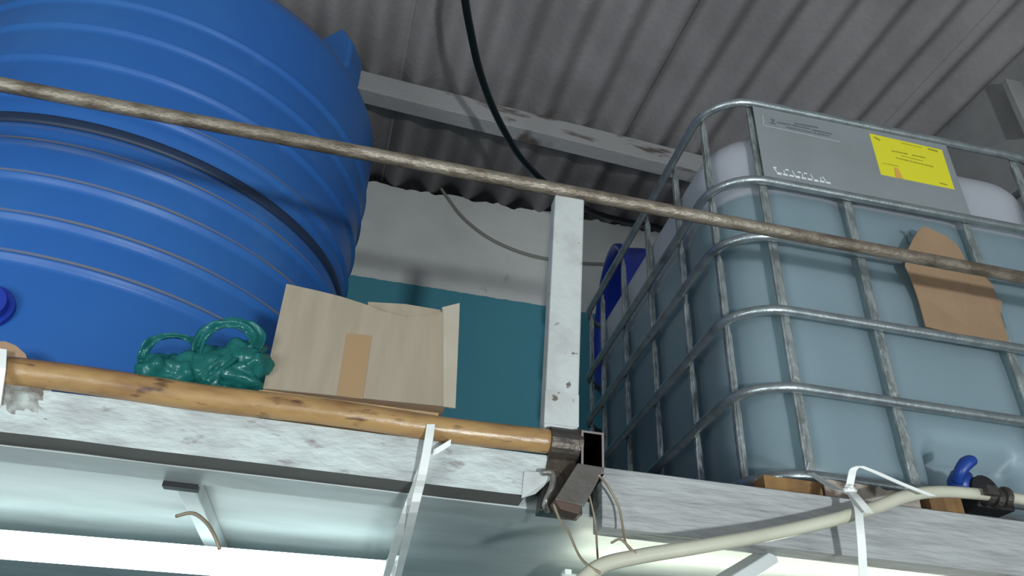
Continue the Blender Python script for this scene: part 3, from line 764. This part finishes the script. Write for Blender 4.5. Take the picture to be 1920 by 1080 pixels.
# scraps under the container's lowest bar
bm = B(); random.seed(3)
sc_items = [((1478, 908), .050, .004, m_wood, 'orange_offcut', 'orange wooden offcut under the front corner of the container', 'wood'),
            ((1590, 918), .052, .006, m_rubble, 'splintered_slat', 'thin splintered slat lying under the lowest cage bar', 'wood'),
            ((1665, 934), .046, .008, m_rubble, 'dirty_scrap', 'dirty brown scrap on the beam left of the blue valve', 'scrap'),
            ((1760, 938), .030, .012, m_wood, 'wood_block', 'small orange-brown wood block beneath the hose under the blue valve', 'block')]
bm.free()
for (x, y), hw, hh_, m, nm, lb, ct in sc_items:
    p = at(x, y, Y=-.15); bm = B(); z0 = ztr+.0005
    n = 9; rows = []
    for i in range(n):
        u = i/(n-1)*2-1; hz = hh_*(1+.5*noise.noise(V((i*.8, x, 0)))); yy = .006*noise.noise(V((i*.6, x, 4)))
        rows.append([bm.verts.new((p.x+u*hw, -.165+yy, min(z0, p.z-hz))), bm.verts.new((p.x+u*hw, -.165+yy, p.z+hz)), bm.verts.new((p.x+u*hw, -.13, p.z+hz)), bm.verts.new((p.x+u*hw, -.13, min(z0, p.z-hz)))])
    for a, b in zip(rows, rows[1:]):
        for j in range(4): bm.faces.new((a[j], a[(j+1) % 4], b[(j+1) % 4], b[j]))
    bm.faces.new(rows[0]); bm.faces.new(rows[-1][::-1])
    tag(obj(nm, bm, m), lb, ct)

# ------------------------------------------------------------------ fluorescent lamps hung under the shelf
def lamp(name, label, a, b, r, m=None):
    a, b = V(a), V(b); t = (b-a).normalized(); root = thing(name, label, 'lamp', (a+b)/2)
    bm = B(); tube(bm, [a+t*.02, b-t*.02], r, 20); obj('glass_tube', bm, m or m_tube, root, smooth=True)
    for p, s in ((a, 1), (b, -1)):
        bm = B(); tube(bm, [p, p+t*.028*s], r*1.12, 20); obj('end_cap', bm, m_fix, root)
    for p in (a+t*.01, b-t*.01):
        bm = B(); box(bm, p-V((.006, .012, r)), p+V((.006, .012, r+.008))); obj('holder', bm, m_fix, root, bevel=.001)
    return root
zL = -.222
la, lb = at(752, 1080, Z=zL), at(120, 1030, Z=zL); dl = (lb-la).normalized()
lamp('tube_lamp', 'glowing white fluorescent tube lamp hanging under the left beam', la, la+dl*1.5, .023)
l2a = la-dl*((at(1040, 1114, Z=zL)-la).length)
lamp('tube_lamp', 'second fluorescent tube lamp below the right beam', l2a, l2a-dl*1.2, .023, m_tube2)
# bracket of the second lamp, a white square tube end
bm = B(); a = at(1436, 1046, Y=-.16); b = at(1350, 1100, Y=-.24)
t = (b-a).normalized(); s = V((0, 0, 1)).cross(t).normalized(); n = t.cross(s)
prism(bm, [a+s*.018+n*.010, a-s*.018+n*.010, a-s*.018-n*.010, a+s*.018-n*.010], b-a)
tag(obj('lamp_bracket', bm, m_fix, bevel=.002), 'white square tube bracket end below the right beam under the hose', 'bracket')

# ------------------------------------------------------------------ straps and wires
def strap(name, label, paths, w_):
    root = thing(name, label, 'strap', at(*paths[0][0][:2], Y=paths[0][0][2]))
    for pth in paths:
        bm = B(); q = spline([at(x, y, Y=Y) for x, y, Y in pth], 5); ribbon(bm, q, RT*w_, .0008); obj('strand', bm, m_strap, root)
    return root
strap('hanging_strap', 'white packing strap looped over the yellow pole holding the left lamp',
      [[(808, 796, YF-.028), (803, 830, YF-.034), (792, 890, YF-.03), (775, 960, YF-.01), (745, 1085, .10)],
       [(806, 815, YF-.020), (797, 860, YF-.022), (780, 910, YF-.012), (755, 980, YF+.04), (722, 1088, .10)]], .0115)
bm = B(); ribbon(bm, [at(812, 850, Y=YF-.028), at(828, 840, Y=YF-.03), at(845, 830, Y=YF-.032)], V((0, -.002, .009)))
tag(obj('strap_tail', bm, m_strap), 'short white strap tail sticking out beside the yellow pole', 'strap')
s2 = strap('tied_strap', 'white tied strap hanging over the right beam in front of the hose',
      [[(1592, 918, -.25), (1608, 950, -.275), (1612, 985, -.285), (1616, 1030, -.28), (1619, 1090, -.27)],
       [(1592, 916, -.25), (1596, 895, -.255), (1600, 880, -.262), (1612, 874, -.265)],
       [(1612, 874, -.265), (1640, 885, -.268), (1690, 907, -.275), (1748, 930, -.285)],
       [(1592, 918, -.25), (1608, 935, -.28), (1630, 962, -.292)],
       [(1520, 887, -.14), (1545, 904, -.18), (1570, 918, -.225), (1592, 920, -.25)]], .0115)
bm = B(); blob(bm, at(1593, 919, Y=-.254), .009, .007, .008, 2, .3); obj('knot', bm, m_strap, s2, smooth=True)
def wire(name, label, pth, r):
    bm = B(); tube(bm, spline([at(x, y, Y=Y) for x, y, Y in pth], 6), r, 8); return tag(obj(name, bm, m_wire, smooth=True), label, 'wire')
wire('rusty_wire', 'leftmost thin rusty wire hanging from the slanted steel offcut', [(1038, 945, -.285), (1050, 975, -.29), (1066, 998, -.3), (1080, 1030, -.31), (1092, 1050, -.32), (1108, 1064, -.33), (1126, 1074, -.335)], .0017)
wire('rusty_wire', 'middle thin rusty wire hanging from the steel offcut to the hose end', [(1104, 925, -.262), (1110, 950, -.255), (1117, 985, -.25), (1119, 1020, -.26), (1121, 1050, -.28)], .0015)
wire('rusty_wire', 'rightmost rusty wire curving over the right beam beside the offcut', [(1122, 890, -.262), (1142, 915, -.245), (1160, 950, -.24), (1168, 990, -.245), (1174, 1020, -.26), (1192, 1038, -.29)], .0017)
wire('rusty_wire', 'small bent wire at the upper end of the beige hose', [(1146, 1018, -.3), (1162, 1011, -.31), (1176, 1022, -.315), (1192, 1038, -.32)], .0016)
# leftover wire at the joist above the left lamp
wire('looped_wire', 'pale looped wire by the joist above the left lamp', [(330, 968, -.02), (360, 962, -.03), (385, 978, -.04), (402, 1004, -.05), (412, 1030, -.05)], .0028)
